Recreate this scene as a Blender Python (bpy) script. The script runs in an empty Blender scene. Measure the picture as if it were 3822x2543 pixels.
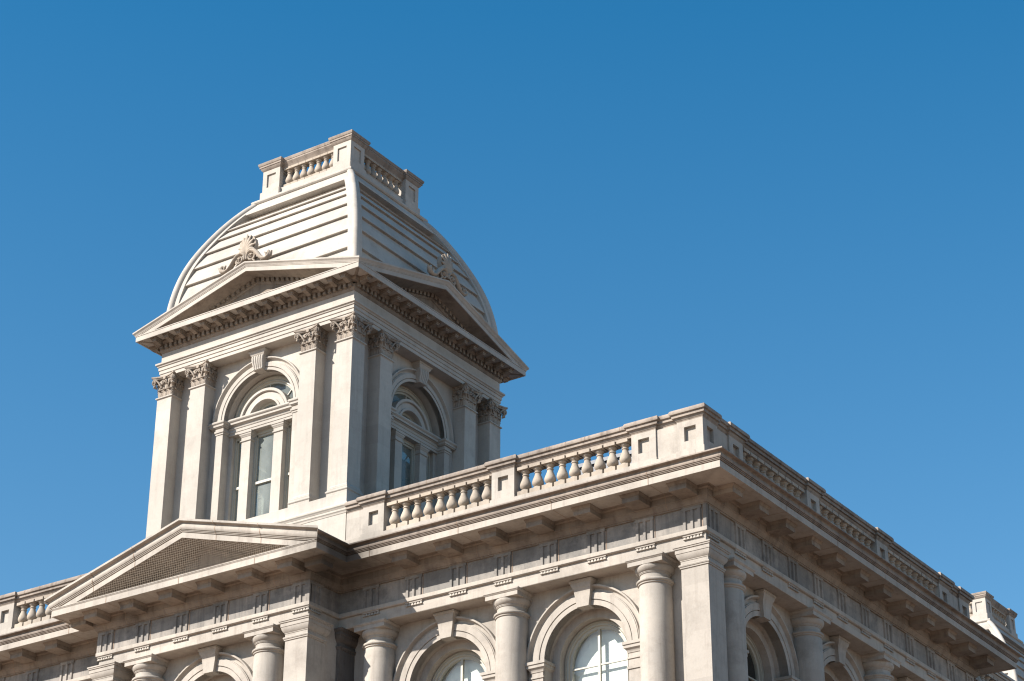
import bpy, bmesh, math, random
from mathutils import Matrix, Vector
PI = math.pi
S = 0.65                     # metres per modelling unit
GZ = -26.4                   # ground level in modelling units
random.seed(7)
scene = bpy.context.scene
COL = scene.collection

# ------------------------------------------------------------------ camera
cam_d = bpy.data.cameras.new('camera'); cam = bpy.data.objects.new('camera', cam_d); COL.objects.link(cam)
YAW, PITCH, ROLL, FPX = -0.5983, 0.4720, 0.0036, 8262.5
fw = Vector((math.sin(YAW)*math.cos(PITCH), math.cos(YAW)*math.cos(PITCH), math.sin(PITCH)))
rt = Vector((math.cos(YAW), -math.sin(YAW), 0)); up = rt.cross(fw)
rt, up = rt*math.cos(ROLL)+up*math.sin(ROLL), up*math.cos(ROLL)-rt*math.sin(ROLL)
M = Matrix.Identity(4)
for i in range(3):
    M[i][0], M[i][1], M[i][2] = rt[i], up[i], -fw[i]
M.translation = Vector((25.9569, -47.9787, -23.9444))*S
cam.matrix_world = M
cam_d.sensor_width = 36; cam_d.lens = 36*FPX/3822; cam_d.clip_end = 6000; cam_d.clip_start = 0.1
scene.camera = cam

# ------------------------------------------------------------------ sky and sun
SUN = Vector((-0.63, -1.0, 0.81)).normalized()
EL = math.asin(SUN.z); AZ = math.atan2(SUN.x, SUN.y)
w = bpy.data.worlds.new('World'); scene.world = w; w.use_nodes = True
nt = w.node_tree; bg = nt.nodes['Background']
sky = nt.nodes.new('ShaderNodeTexSky'); sky.sky_type = 'NISHITA'; sky.sun_disc = False
sky.sun_elevation = EL; sky.sun_rotation = AZ % (2*PI)
sky.altitude = 0; sky.air_density = 1.0; sky.dust_density = 0.3; sky.ozone_density = 3.0
hs = nt.nodes.new('ShaderNodeHueSaturation'); hs.inputs['Hue'].default_value = 0.488; hs.inputs['Value'].default_value = 1.0
tc = nt.nodes.new('ShaderNodeTexCoord'); sz = nt.nodes.new('ShaderNodeSeparateXYZ'); nt.links.new(tc.outputs['Generated'], sz.inputs[0])
sr = nt.nodes.new('ShaderNodeMapRange'); nt.links.new(sz.outputs[2], sr.inputs[0])     # the blue deepens with height
for i, v in ((1, 0.33), (2, 0.58), (3, 1.21), (4, 1.345)): sr.inputs[i].default_value = v
nt.links.new(sr.outputs[0], hs.inputs['Saturation'])
nt.links.new(sky.outputs[0], hs.inputs['Color']); nt.links.new(hs.outputs[0], bg.inputs[0]); bg.inputs[1].default_value = 0.079
ld = bpy.data.lights.new('sun', 'SUN'); ld.energy = 5.0; ld.angle = math.radians(0.5); ld.color = (1.0, 0.918, 0.82)
lo = bpy.data.objects.new('sun', ld); COL.objects.link(lo)
lo.rotation_euler = SUN.to_track_quat('Z', 'Y').to_euler(); lo.location = (-40, -60, 60)
vs = scene.view_settings
vs.view_transform = 'Standard'; vs.look = 'None'; vs.exposure = 1.12; vs.gamma = 1; vs.use_curve_mapping = False
scene.cycles.filter_width = 1.2

# ------------------------------------------------------------------ materials
def nodes(name):
    m = bpy.data.materials.new(name); m.use_nodes = True
    n = m.node_tree.nodes; b = n['Principled BSDF']
    return m, n, m.node_tree.links, b
def stone(name, c1, c2, stain=(0.2, 0.19, 0.18), amount=0.35, streak=0.3, rough=0.85, scale=1.0, blocks=0.0):
    m, n, l, b = nodes(name)
    g = n.new('ShaderNodeNewGeometry')
    def noise(sc, det, ro=0.6, vec=None):
        t = n.new('ShaderNodeTexNoise'); t.inputs['Scale'].default_value = sc; t.inputs['Detail'].default_value = det
        t.inputs['Roughness'].default_value = ro; l.new(vec or g.outputs['Position'], t.inputs['Vector']); return t.outputs[0]
    def ramp(v, a, bb):
        r = n.new('ShaderNodeMapRange'); r.inputs[1].default_value = a; r.inputs[2].default_value = bb
        l.new(v, r.inputs[0]); return r.outputs[0]
    def mix(f, a, bb, k=1.0, mode='MIX'):
        x = n.new('ShaderNodeMix'); x.data_type = 'RGBA'; x.blend_type = mode
        if k != 1.0:
            mm = n.new('ShaderNodeMath'); mm.operation = 'MULTIPLY'; mm.inputs[1].default_value = k; l.new(f, mm.inputs[0]); f = mm.outputs[0]
        l.new(f, x.inputs[0])
        for s, v in ((6, a), (7, bb)):
            if isinstance(v, tuple): x.inputs[s].default_value = (*v, 1)
            else: l.new(v, x.inputs[s])
        return x.outputs[2]
    base = mix(ramp(noise(0.55*scale, 6), 0.41, 0.60), c1, c2)
    mp = n.new('ShaderNodeMapping'); mp.inputs['Scale'].default_value = (7, 7, 0.55); l.new(g.outputs['Position'], mp.inputs[0])
    sv = noise(1.0, 4, 0.65, mp.outputs[0])
    base = mix(ramp(sv, 0.50, 0.72), base, stain, streak)
    base = mix(ramp(noise(1.3*scale, 9, 0.72), 0.50, 0.68), base, stain, amount)
    base = mix(ramp(noise(4.2*scale, 10, 0.78), 0.52, 0.68), base, stain, amount*0.6)
    if blocks:      # each block of the masonry has its own tone
        sc = n.new('ShaderNodeVectorMath'); sc.operation = 'MULTIPLY'; sc.inputs[1].default_value = (1/1.04, 1/1.04, 1/0.43); l.new(g.outputs['Position'], sc.inputs[0])
        of = n.new('ShaderNodeVectorMath'); of.operation = 'ADD'; of.inputs[1].default_value = (0.137, 0.31, 0.077); l.new(sc.outputs[0], of.inputs[0])
        fl = n.new('ShaderNodeVectorMath'); fl.operation = 'FLOOR'; l.new(of.outputs[0], fl.inputs[0])
        wn = n.new('ShaderNodeTexWhiteNoise'); l.new(fl.outputs[0], wn.inputs[0])
        base = mix(wn.outputs[0], base, tuple(v*0.62 for v in c2), blocks*2)
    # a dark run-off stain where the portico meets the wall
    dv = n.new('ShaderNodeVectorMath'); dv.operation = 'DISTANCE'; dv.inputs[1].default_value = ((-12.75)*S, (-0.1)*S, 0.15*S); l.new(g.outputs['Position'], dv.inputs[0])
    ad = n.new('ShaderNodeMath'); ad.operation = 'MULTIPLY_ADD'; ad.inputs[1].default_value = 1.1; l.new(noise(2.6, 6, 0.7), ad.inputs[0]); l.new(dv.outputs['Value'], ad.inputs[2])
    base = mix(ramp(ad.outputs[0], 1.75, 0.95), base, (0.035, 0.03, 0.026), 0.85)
    fine = noise(26, 3, 0.7)
    base = mix(ramp(fine, 0.25, 0.75), base, (0.62, 0.62, 0.62), 0.35, 'OVERLAY')
    base = mix(ramp(noise(60, 2, 0.6), 0.62, 0.78), base, stain, 0.22)
    l.new(base, b.inputs['Base Color'])
    b.inputs['Roughness'].default_value = rough
    b.inputs['Specular IOR Level'].default_value = 0.25
    bp = n.new('ShaderNodeBump'); bp.inputs['Strength'].default_value = 0.22; bp.inputs['Distance'].default_value = 0.012
    l.new(noise(38, 5, 0.7), bp.inputs['Height']); l.new(bp.outputs[0], b.inputs['Normal'])
    return m
def plain(name, c, rough=0.6, metal=0.0):
    m, n, l, b = nodes(name)
    g = n.new('ShaderNodeNewGeometry'); t = n.new('ShaderNodeTexNoise'); t.inputs['Scale'].default_value = 6; t.inputs['Detail'].default_value = 4
    l.new(g.outputs['Position'], t.inputs['Vector'])
    x = n.new('ShaderNodeMix'); x.data_type = 'RGBA'
    x.inputs[6].default_value = (c[0]*0.86, c[1]*0.86, c[2]*0.86, 1); x.inputs[7].default_value = (min(c[0]*1.1, .9), min(c[1]*1.1, .9), min(c[2]*1.1, .9), 1)
    l.new(t.outputs[0], x.inputs[0]); l.new(x.outputs[2], b.inputs['Base Color'])
    b.inputs['Roughness'].default_value = rough; b.inputs['Metallic'].default_value = metal
    return m
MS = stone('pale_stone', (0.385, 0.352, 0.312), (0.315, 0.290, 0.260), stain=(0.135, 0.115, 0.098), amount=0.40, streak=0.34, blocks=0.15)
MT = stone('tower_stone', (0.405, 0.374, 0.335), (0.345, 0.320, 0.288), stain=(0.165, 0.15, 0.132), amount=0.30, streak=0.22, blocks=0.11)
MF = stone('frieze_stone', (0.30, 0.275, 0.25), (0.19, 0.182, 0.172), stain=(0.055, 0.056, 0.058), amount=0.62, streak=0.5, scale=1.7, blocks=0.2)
MD = stone('dark_brown_stone', (0.245, 0.205, 0.168), (0.18, 0.153, 0.128), stain=(0.06, 0.044, 0.034), amount=0.5, streak=0.42)  # darker, browner stone for soffits, bed mouldings, mutules, modillions and dentils
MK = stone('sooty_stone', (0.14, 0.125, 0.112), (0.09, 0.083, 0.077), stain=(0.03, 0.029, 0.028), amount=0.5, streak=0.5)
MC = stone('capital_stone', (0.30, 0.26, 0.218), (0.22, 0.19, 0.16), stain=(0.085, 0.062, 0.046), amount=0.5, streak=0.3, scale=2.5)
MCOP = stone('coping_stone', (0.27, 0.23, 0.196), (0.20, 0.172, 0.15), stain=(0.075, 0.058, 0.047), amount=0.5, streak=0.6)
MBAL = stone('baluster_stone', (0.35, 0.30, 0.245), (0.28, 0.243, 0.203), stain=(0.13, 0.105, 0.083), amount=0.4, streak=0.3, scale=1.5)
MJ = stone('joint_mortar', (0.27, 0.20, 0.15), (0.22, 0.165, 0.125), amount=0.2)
MW = plain('painted_wood', (0.33, 0.32, 0.275), 0.5)
MB_ = plain('white_blind', (0.72, 0.73, 0.72), 0.8)
MP = plain('interior_plaster', (0.22, 0.215, 0.18), 0.9)
MDK = plain('dark_interior', (0.05, 0.045, 0.04), 0.9)
MRF = plain('roof_metal', (0.035, 0.05, 0.075), 0.5, 0.0)
def glass_mat(name='window_glass', tint=(0.86, 0.90, 0.88, 1), dust=0.04):
    m, n, l, b = nodes(name); n.remove(b)
    tr = n.new('ShaderNodeBsdfTransparent'); tr.inputs[0].default_value = tint
    gl = n.new('ShaderNodeBsdfGlossy'); gl.inputs['Roughness'].default_value = 0.02
    lw = n.new('ShaderNodeLayerWeight'); lw.inputs[0].default_value = 0.5
    pw = n.new('ShaderNodeMath'); pw.operation = 'POWER'; pw.inputs[1].default_value = 4.5; l.new(lw.outputs['Facing'], pw.inputs[0])
    fr = n.new('ShaderNodeMath'); fr.operation = 'MULTIPLY_ADD'; fr.inputs[1].default_value = 0.90; fr.inputs[2].default_value = 0.06; l.new(pw.outputs[0], fr.inputs[0])
    mx = n.new('ShaderNodeMixShader'); l.new(fr.outputs[0], mx.inputs[0]); l.new(tr.outputs[0], mx.inputs[1]); l.new(gl.outputs[0], mx.inputs[2])
    df = n.new('ShaderNodeBsdfDiffuse'); df.inputs[0].default_value = (0.36, 0.40, 0.38, 1)
    tx = n.new('ShaderNodeTexNoise'); tx.inputs['Scale'].default_value = 2.2; tx.inputs['Detail'].default_value = 5
    rm = n.new('ShaderNodeMapRange'); rm.inputs[1].default_value = .35; rm.inputs[2].default_value = .75; rm.inputs[3].default_value = dust*.4; rm.inputs[4].default_value = dust*1.6
    l.new(tx.outputs[0], rm.inputs[0])
    m2 = n.new('ShaderNodeMixShader'); l.new(rm.outputs[0], m2.inputs[0]); l.new(mx.outputs[0], m2.inputs[1]); l.new(df.outputs[0], m2.inputs[2])
    l.new(m2.outputs[0], n['Material Output'].inputs[0]); return m
MGT = glass_mat('dusty_glass', (0.60, 0.64, 0.62, 1), 0.36)
MG = glass_mat()
def net_mat():
    m, n, l, b = nodes('bird_net'); b.inputs['Base Color'].default_value = (0.13, 0.10, 0.07, 1); b.inputs['Roughness'].default_value = 0.8
    g = n.new('ShaderNodeNewGeometry'); sx = n.new('ShaderNodeSeparateXYZ'); l.new(g.outputs['Position'], sx.inputs[0])
    outs = []
    for ax in (0, 2):
        a = n.new('ShaderNodeMath'); a.operation = 'MULTIPLY'; a.inputs[1].default_value = 1/0.05; l.new(sx.outputs[ax], a.inputs[0])
        f = n.new('ShaderNodeMath'); f.operation = 'FRACT'; l.new(a.outputs[0], f.inputs[0])
        c = n.new('ShaderNodeMath'); c.operation = 'LESS_THAN'; c.inputs[1].default_value = 0.10; l.new(f.outputs[0], c.inputs[0]); outs.append(c.outputs[0])
    mx = n.new('ShaderNodeMath'); mx.operation = 'MAXIMUM'; l.new(outs[0], mx.inputs[0]); l.new(outs[1], mx.inputs[1])
    l.new(mx.outputs[0], b.inputs['Alpha']); return m
MNET = net_mat()

# ------------------------------------------------------------------ mesh builder
class MB:
    def __init__(s): s.v = []; s.f = []
    def add(s, vs, fs):
        o = len(s.v); s.v += [tuple(p) for p in vs]; s.f += [tuple(i+o for i in f) for f in fs]; return s
    def quad(s, a, b, c, d): return s.add([a, b, c, d], [(0, 1, 2, 3)])
    def box(s, x0, x1, y0, y1, z0, z1):
        v = [(x, y, z) for z in (z0, z1) for y in (y0, y1) for x in (x0, x1)]
        return s.add(v, [(0, 2, 3, 1), (4, 5, 7, 6), (0, 1, 5, 4), (2, 6, 7, 3), (0, 4, 6, 2), (1, 3, 7, 5)])
    def frustum(s, b, t, z0, z1):      # b, t = (x0,x1,y0,y1)
        v = [(x, y, z0) for y in b[2:] for x in b[:2]]+[(x, y, z1) for y in t[2:] for x in t[:2]]
        return s.add(v, [(0, 2, 3, 1), (4, 5, 7, 6), (0, 1, 5, 4), (2, 6, 7, 3), (0, 4, 6, 2), (1, 3, 7, 5)])
    def loft(s, secs, closed_sec=True, closed=False, caps=True):
        n = len(secs[0]); o = len(s.v)
        for q in secs: s.v += [tuple(p) for p in q]
        m = len(secs); rng = n if closed_sec else n-1
        for i in range(m if closed else m-1):
            for j in range(rng):
                a = o+i*n+j; b = o+i*n+(j+1) % n; i2 = (i+1) % m
                s.f.append((a, b, o+i2*n+(j+1) % n, o+i2*n+j))
        if caps and closed_sec and not closed:
            s.f.append(tuple(o+j for j in range(n))[::-1]); s.f.append(tuple(o+(m-1)*n+j for j in range(n)))
        return s
    def sweep(s, path, prof, closed=False, caps=True, closed_sec=True, mitre=(0, 0)):
        # path in plan, outside on the right of the direction of travel; prof = (outward offset, z)
        n = len(path); secs = []
        for i in range(n):
            p = Vector(path[i])
            def nrm(a, b):
                d = (Vector(b)-Vector(a)).normalized(); return Vector((d.y, -d.x))
            ns = []
            if i > 0 or closed: ns.append(nrm(path[i-1], path[i]))
            if i < n-1 or closed: ns.append(nrm(path[i], path[(i+1) % n]))
            m = ns[0] if len(ns) == 1 else (ns[0]+ns[1])/(1+ns[0].dot(ns[1]))
            q = Vector((0, 0))       # an open end may be cut at 45 degrees
            if i == 0 and mitre[0]: q = -(Vector(path[1])-p).normalized()
            if i == n-1 and mitre[1]: q = (p-Vector(path[n-2])).normalized()
            secs.append([(p.x+(m.x+q.x)*o, p.y+(m.y+q.y)*o, z) for o, z in prof])
        return s.loft(secs, closed_sec, closed, caps)
    def square(s, prof, closed_sec=True):    # ring of square plan, prof = (half width, z)
        return s.sweep([(-1, -1), (1, -1), (1, 1), (-1, 1)], [(h-1, z) for h, z in prof], True, False, closed_sec)
    def lathe(s, prof, cx=0, cy=0, n=24, caps=True):
        secs = [[(cx+r*math.cos(2*PI*k/n), cy+r*math.sin(2*PI*k/n), z) for k in range(n)] for r, z in prof]
        return s.loft(secs, True, False, caps)
    def arch(s, prof, cx, cz, n=36, a0=0.0, a1=PI, closed_sec=True):    # prof = (radius, y)
        secs = [[(cx-r*math.cos(a0+(a1-a0)*k/n), y, cz+r*math.sin(a0+(a1-a0)*k/n)) for r, y in prof] for k in range(n+1)]
        return s.loft(secs, closed_sec, False, closed_sec)
    def archjamb(s, prof, cx, cz, zb, n=36):  # arch plus straight legs down to zb
        secs = [[(cx-r, y, zb) for r, y in prof]]
        secs += [[(cx-r*math.cos(PI*k/n), y, cz+r*math.sin(PI*k/n)) for r, y in prof] for k in range(n+1)]
        secs += [[(cx+r, y, zb) for r, y in prof]]
        return s.loft(secs, False, False, False)
    def archdisc(s, cx, cz, zb, r, y, n=36):
        pts = [(cx-r, y, zb)]+[(cx-r*math.cos(PI*k/n), y, cz+r*math.sin(PI*k/n)) for k in range(n+1)]+[(cx+r, y, zb)]
        return s.add(pts, [tuple(range(len(pts)))])
    def archwall(s, x0, x1, zb, zt, cx, r, cz, y, n=36):
        s.quad((x0, y, zb), (cx-r, y, zb), (cx-r, y, zt), (x0, y, zt)); s.quad((cx+r, y, zb), (x1, y, zb), (x1, y, zt), (cx+r, y, zt))
        for k in range(n):
            a, b = PI*k/n, PI*(k+1)/n
            p = (cx-r*math.cos(a), y, cz+r*math.sin(a)); q = (cx-r*math.cos(b), y, cz+r*math.sin(b))
            s.quad(p, q, (q[0], y, zt), (p[0], y, zt))
        return s
    def tube(s, pts, rad, n=8, flat=1.0):
        pts = [Vector(p) for p in pts]; secs = []
        for i, p in enumerate(pts):
            t = (pts[min(i+1, len(pts)-1)]-pts[max(i-1, 0)]).normalized()
            a = Vector((0, 1, 0)) if abs(t.y) < 0.95 else Vector((1, 0, 0))
            b = t.cross(a).normalized(); a = b.cross(t).normalized()
            r = rad[i] if isinstance(rad, (list, tuple)) else rad
            secs.append([p+b*(r*math.cos(2*PI*k/n))+a*(r*flat*math.sin(2*PI*k/n)) for k in range(n)])
        return s.loft(secs)
    def merge(s, o, mat=None):
        vs = [tuple(mat @ Vector(p)) for p in o.v] if mat else o.v
        return s.add(vs, o.f)
    def mesh(s, name, mat, sharp=32):
        me = bpy.data.meshes.new(name)
        me.from_pydata([(x*S, y*S, z*S) for x, y, z in s.v], [], s.f); me.update()
        bm = bmesh.new(); bm.from_mesh(me)
        bmesh.ops.remove_doubles(bm, verts=bm.verts, dist=0.0004)
        bmesh.ops.recalc_face_normals(bm, faces=bm.faces)
        bm.to_mesh(me); bm.free()
        for p in me.polygons: p.use_smooth = sharp > 0
        if sharp > 0: me.set_sharp_from_angle(angle=math.radians(sharp))
        me.materials.append(mat); return me
WORLD = {}
def put(name, me, parent=None, loc=(0, 0, 0), rot=0.0, piv=(0, 0), label=None):
    # me built in its own frame; turned by rot about piv, then moved by loc
    o = bpy.data.objects.new(name, me); COL.objects.link(o)
    W = Matrix.Translation(Vector((piv[0], piv[1], 0))*S) @ Matrix.Rotation(rot, 4, 'Z') @ Matrix.Translation((Vector(loc))*S)
    if parent:
        o.parent = parent; o.matrix_parent_inverse = WORLD[parent.name].inverted()
    o.matrix_basis = W; WORLD[o.name] = W
    if label: o['label'] = label
    return o
def again(src, parent, loc=(0, 0, 0), rot=0.0, piv=(0, 0)):   # a copy of a part and of its sub-parts, set down elsewhere
    kids = list(src.children)
    def cp(o, par, W):
        c = o.copy(); COL.objects.link(c); c.parent = par; c.matrix_parent_inverse = WORLD[par.name].inverted(); c.matrix_basis = W; WORLD[c.name] = W; return c
    W0 = WORLD[src.name]
    W = Matrix.Translation(Vector((piv[0], piv[1], 0))*S) @ Matrix.Rotation(rot, 4, 'Z') @ Matrix.Translation(Vector(loc)*S)
    c = cp(src, parent, W)
    for k in kids: cp(k, c, W @ W0.inverted() @ WORLD[k.name])
    return c
R90 = PI/2
def F(u, d, z=0): return dict(loc=(u, d, z), rot=0.0)
def RT(u, d, z=0): return dict(loc=(u, d, z), rot=R90)

# ------------------------------------------------------------------ ground
g = MB()
g.quad((-4000, -4000, GZ), (4000, -4000, GZ), (4000, 4000, GZ), (-4000, 4000, GZ))
go = bpy.data.objects.new('ground', g.mesh('ground', stone('brick_paving', (0.30, 0.195, 0.13), (0.25, 0.16, 0.105), amount=0.2))); COL.objects.link(go); go['kind'] = 'structure'
rd = MB(); rd.box(-400, 400, -62, -46, GZ-0.2, GZ+0.006); rd.box(14, 36, -400, 400, GZ-0.2, GZ+0.012)
ro = bpy.data.objects.new('road', rd.mesh('road', stone('asphalt', (0.06, 0.06, 0.06), (0.05, 0.05, 0.05), amount=0.2))); COL.objects.link(ro); ro['kind'] = 'structure'
pv = MB(); pv.sweep([(-60, 70), (-60, -46), (14, -46), (14, 90)], [(-15, GZ), (-15, GZ+0.22), (0, GZ+0.22), (0, GZ)])
po = bpy.data.objects.new('pavement', pv.mesh('pavement', go.data.materials[0])); COL.objects.link(po); po['kind'] = 'structure'

# ------------------------------------------------------------------ the building
TX, TY = -17.992, 5.472           # centre of the front tower
A0, PF, PW = -12.648, -1.432, 5.344    # portico: right edge, projection, half width
LX, LY = 2*TX, 20.16              # left end and depth of the front block
B = bpy.data.objects.new('stone_building', None); COL.objects.link(B)
WB = Matrix.Translation(Vector((TX, 10, GZ))*S); B.matrix_basis = WB; WORLD[B.name] = WB
B['label'] = 'pale classical stone building with columns, arched windows, balustraded roofline and square domed towers'
B['category'] = 'building'
PATH = [(LX, 66), (LX, 0), (TX-PW, 0), (TX-PW, PF), (A0, PF), (A0, 0), (0, 0), (0, LY), (-2.3, LY), (-2.3, 45.9), (0, 45.9), (0, 66)]

# walls -------------------------------------------------------------
ZS, RI = -3.69, 1.37              # spring line and inner radius of the big arches
ZB = -8.6
FB = [-5.405, -10.14, TX, 2*TX+10.14, 2*TX+5.405]        # bay centres on the front
RB = [5.37, 10.08, 14.79]                                 # and on the right flank
wall = MB()
def span(mb, x0, x1, bays, y, mat):
    t = MB(); xs = sorted(bays); cur = x0
    for i, b in enumerate(xs):
        nx = x1 if i == len(xs)-1 else (b+xs[i+1])/2
        t.archwall(cur, nx, ZB, -1.5, b, RI, ZS, y); cur = nx
    if not xs: t.quad((x0, y, ZB), (x1, y, ZB), (x1, y, -1.5), (x0, y, -1.5))
    mb.merge(t, mat)
I4 = Matrix.Identity(4); RM = Matrix.Rotation(R90, 4, 'Z')
span(wall, -13.75, -1.79, FB[:2], 1.79, I4); span(wall, LX+1.79, 2*TX+13.75, FB[3:], 1.79, I4)
span(wall, 2*TX+13.75, -13.75, [TX], 0.358, I4)
wall.quad((-13.75, 0.358, ZB), (-13.75, 1.79, ZB), (-13.75, 1.79, -1.5), (-13.75, 0.358, -1.5))
wall.quad((2*TX+13.75, 0.358, ZB), (2*TX+13.75, 1.79, ZB), (2*TX+13.75, 1.79, -1.5), (2*TX+13.75, 0.358, -1.5))
span(wall, 1.79, LY-1.79, RB, 1.79, RM)
wall.quad((-1.79, LY-1.79, ZB), (-4.1, LY-1.79, ZB), (-4.1, LY-1.79, -1.5), (-1.79, LY-1.79, -1.5))
wall.quad((-4.1, LY-1.79, ZB), (-4.1, 47, ZB), (-4.1, 47, -1.5), (-4.1, LY-1.79, -1.5))
wall.quad((-1.79, 47.7, ZB), (-4.1, 47.7, ZB), (-4.1, 47.7, -1.5), (-1.79, 47.7, -1.5))
wall.quad((-1.79, 47.7, ZB), (-1.79, 66, ZB), (-1.79, 66, -1.5), (-1.79, 47.7, -1.5))
wall.quad((LX+1.79, 1.79, ZB), (LX+1.79, 66, ZB), (LX+1.79, 66, -1.5), (LX+1.79, 1.79, -1.5))
wall.quad((LX+1.79, 65, ZB), (-1.79, 65, ZB), (-1.79, 65, 1), (LX+1.79, 65, 1))
# lower storey
wall.sweep(PATH, [(-1.9, ZB), (-0.75, ZB), (-0.75, ZB-.5), (-0.9, ZB-.6), (-0.9, GZ), (-1.9, GZ)])
for zz in (-12, -14, -16, -18, -20, -22): wall.sweep(PATH, [(-1.0, zz), (-0.86, zz), (-0.86, zz-1.85), (-1.0, zz-1.85)])
put('wall', wall.mesh('wall', MS), B)

# roof ----------------------------------------------------------------
rf = MB(); rf.box(LX+1.4, -1.4, 1.4, LY-1.4, 0.30, 0.42); rf.box(LX+1.4, -3.7, LY-1.41, 65, 0.30, 0.415); rf.box(2*TX+13.6, -13.6, -0.2, 1.41, 0.30, 0.41)
put('roof', rf.mesh('roof', MRF), B)
mo = MB(); mo.box(-7.62, -4.2, 5.0, 8.0, 0.42, 3.62); mo.box(-7.70, -4.12, 4.92, 8.08, 3.62, 3.74)
hat = put('roof_monitor', mo.mesh('roof_monitor', MRF), B)
hk = MB(); hk.tube([(-6.72, 5.1, 3.74), (-6.92, 5.1, 3.98), (-6.62, 5.1, 4.28), (-6.3, 5.1, 4.4)], 0.018, 6)
put('bracket', hk.mesh('bracket', MRF), hat)

# entablature ----------------------------------------------------------
COR = [(-1.30, 0.52), (-0.95, 0.52), (0.185, 0.485), (0.195, 0.47), (0.195, 0.44), (0.17, 0.434), (0.09, 0.43), (0.065, 0.412), (0.072, 0.37), (0.086, 0.335), (0.08, 0.30), (0.068, 0.28),
       (0.068, 0.279), (0.02, 0.276), (0.02, 0.262), (0.05, 0.26), (0.046, 0.244), (0.0, 0.242), (0.0, 0.228), (0.03, 0.226), (0.024, 0.211), (-0.025, 0.209), (-0.025, 0.193), (0.0, 0.19), (0.0, 0.0), (-0.055, 0.0), (-0.06, 0.022),
       (-0.875, 0.022), (-0.88, -0.03), (-0.905, -0.055), (-0.93, -0.06), (-0.93, -0.24), (-0.95, -0.25), (-0.955, -0.285), (-0.985, -0.335), (-1.01, -0.375), (-1.02, -0.40), (-1.045, -0.405), (-1.045, -0.44),
       (-1.30, -0.44)]
FAS = [(-1.30, 0.19)]+[p for p in COR if p[1] <= 0.19]
CYM = [(-0.9, 0.193), (-0.9, 0.52)]+[p for p in COR if 0.191 < p[1] < 0.5]
SOF = [(-0.80, 0.1), (-0.80, 0.018)]+[p for p in COR if p[1] <= 0.0221 and p[0] < -0.1]
FAC = [(-0.80, 0.19), (0.0, 0.19), (0.0, 0.0), (-0.055, 0.0), (-0.06, 0.022), (-0.80, 0.022)]
cr = MB(); cr.sweep(PATH, FAC)
cor = put('cornice', cr.mesh('cornice', MS), B)
cy = MB(); cy.sweep(PATH[4:], CYM, mitre=(1, 0)); cy.sweep(PATH[:4], CYM, mitre=(0, 1))
put('cymatium', cy.mesh('cymatium', MCOP), cor)
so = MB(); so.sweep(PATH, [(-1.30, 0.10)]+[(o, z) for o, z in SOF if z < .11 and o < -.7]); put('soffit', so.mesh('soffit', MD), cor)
FIL = [(-1.0, 0.193), (0.004, 0.193), (0.012, 0.212), (0.02, 0.214), (0.02, 0.235), (0.034, 0.237), (0.034, 0.262), (-1.0, 0.30)]
front = MB(); front.loft([[(sx*(PW-.05), PF-o, z) for o, z in FIL] for sx in (-1, 1)])
pcor = put('portico_cornice', front.mesh('portico_cornice', MS), B, loc=(TX, 0, 0))
FAS = [p for p in COR if p[1] <= 0.193]
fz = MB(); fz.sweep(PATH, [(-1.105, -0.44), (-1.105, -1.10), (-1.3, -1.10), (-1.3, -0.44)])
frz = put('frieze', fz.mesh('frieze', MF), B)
ar = MB(); ar.sweep(PATH, [(-1.052, -1.10), (-1.048, -1.12), (-1.05, -1.215), (-1.075, -1.235), (-1.14, -1.24), (-1.14, -1.565), (-1.15, -1.58), (-1.86, -1.58), (-1.86, -1.10)])
arc = put('architrave', ar.mesh('architrave', MS), B)

# mortar beads over the joints of the cornice
def ribbon(mb, facade, u, prof, wd=0.022, off=0.008):
    secs = []
    q = [(o+off*0.8, z-off*0.6) for o, z in prof]
    for du in (-wd/2, wd/2):
        secs.append([(u+du, -o, z) for o, z in q])
    t = MB(); t.loft(secs, False)
    mb.merge(t, I4 if facade == 'F' else RM)
vis = COR[5:-1]
def seam(u, facade, prof, y=0.0):
    t = MB(); ribbon(t, facade, u, prof)
    put('joint_seam', MB().merge(t, Matrix.Translation((0, y, 0))).mesh('joint_seam', MJ), cor)
for u in (-2.24, -5.4, -8.6, -11.8): seam(u, 'F', vis)
for u in (3.8, 6.95, 10.1, 13.3, 16.4): seam(u, 'R', vis)
for u in (2*TX+12.0, 2*TX+8.6, 2*TX+5.4): seam(u, 'F', vis)
for u in (-15.0, -18.0, -21.0):
    seam(u, 'F', FAS[1:-1], PF)

# mutules ---------------------------------------------------------------
m_ = MB(); m_.box(-.272, .272, .29, .92, -.22, -.05); m_.frustum((-.285, .285, .277, .93), (-.32, .32, .225, .93), -.075, .018)
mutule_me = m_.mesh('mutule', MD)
mut = None
def mutule(**k):
    global mut
    mut = put('mutule', mutule_me, B, **k) if mut is None else again(mut, B, **k)
T = 1.585
FT = [-1.525, -3.03]+[-3.03-T*i for i in range(1, 7)]           # triglyph centres on the front
RTG = [1.525, 3.02]+[3.02+1.5688*i for i in range(1, 9)]+[17.14, LY-1.525]
RTG = sorted(set(round(x, 3) for x in RTG))
PT = [TX-3.92, TX-2.38, TX-0.79, TX+0.79, TX+2.38, TX+3.92]
for u in FT[:-1]: mutule(**F(u+.035, 0)); mutule(**F(2*TX-u, 0))
for u in RTG: mutule(**RT(u-.03, 0))
for u in PT: mutule(**F(u, PF))
for sgn in (1, -1):       # on the short returns of the portico
    mutule(loc=(0, 0, 0), rot=R90 if sgn > 0 else -R90, piv=(A0, -0.55) if sgn > 0 else (TX-PW, -0.55))

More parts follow.
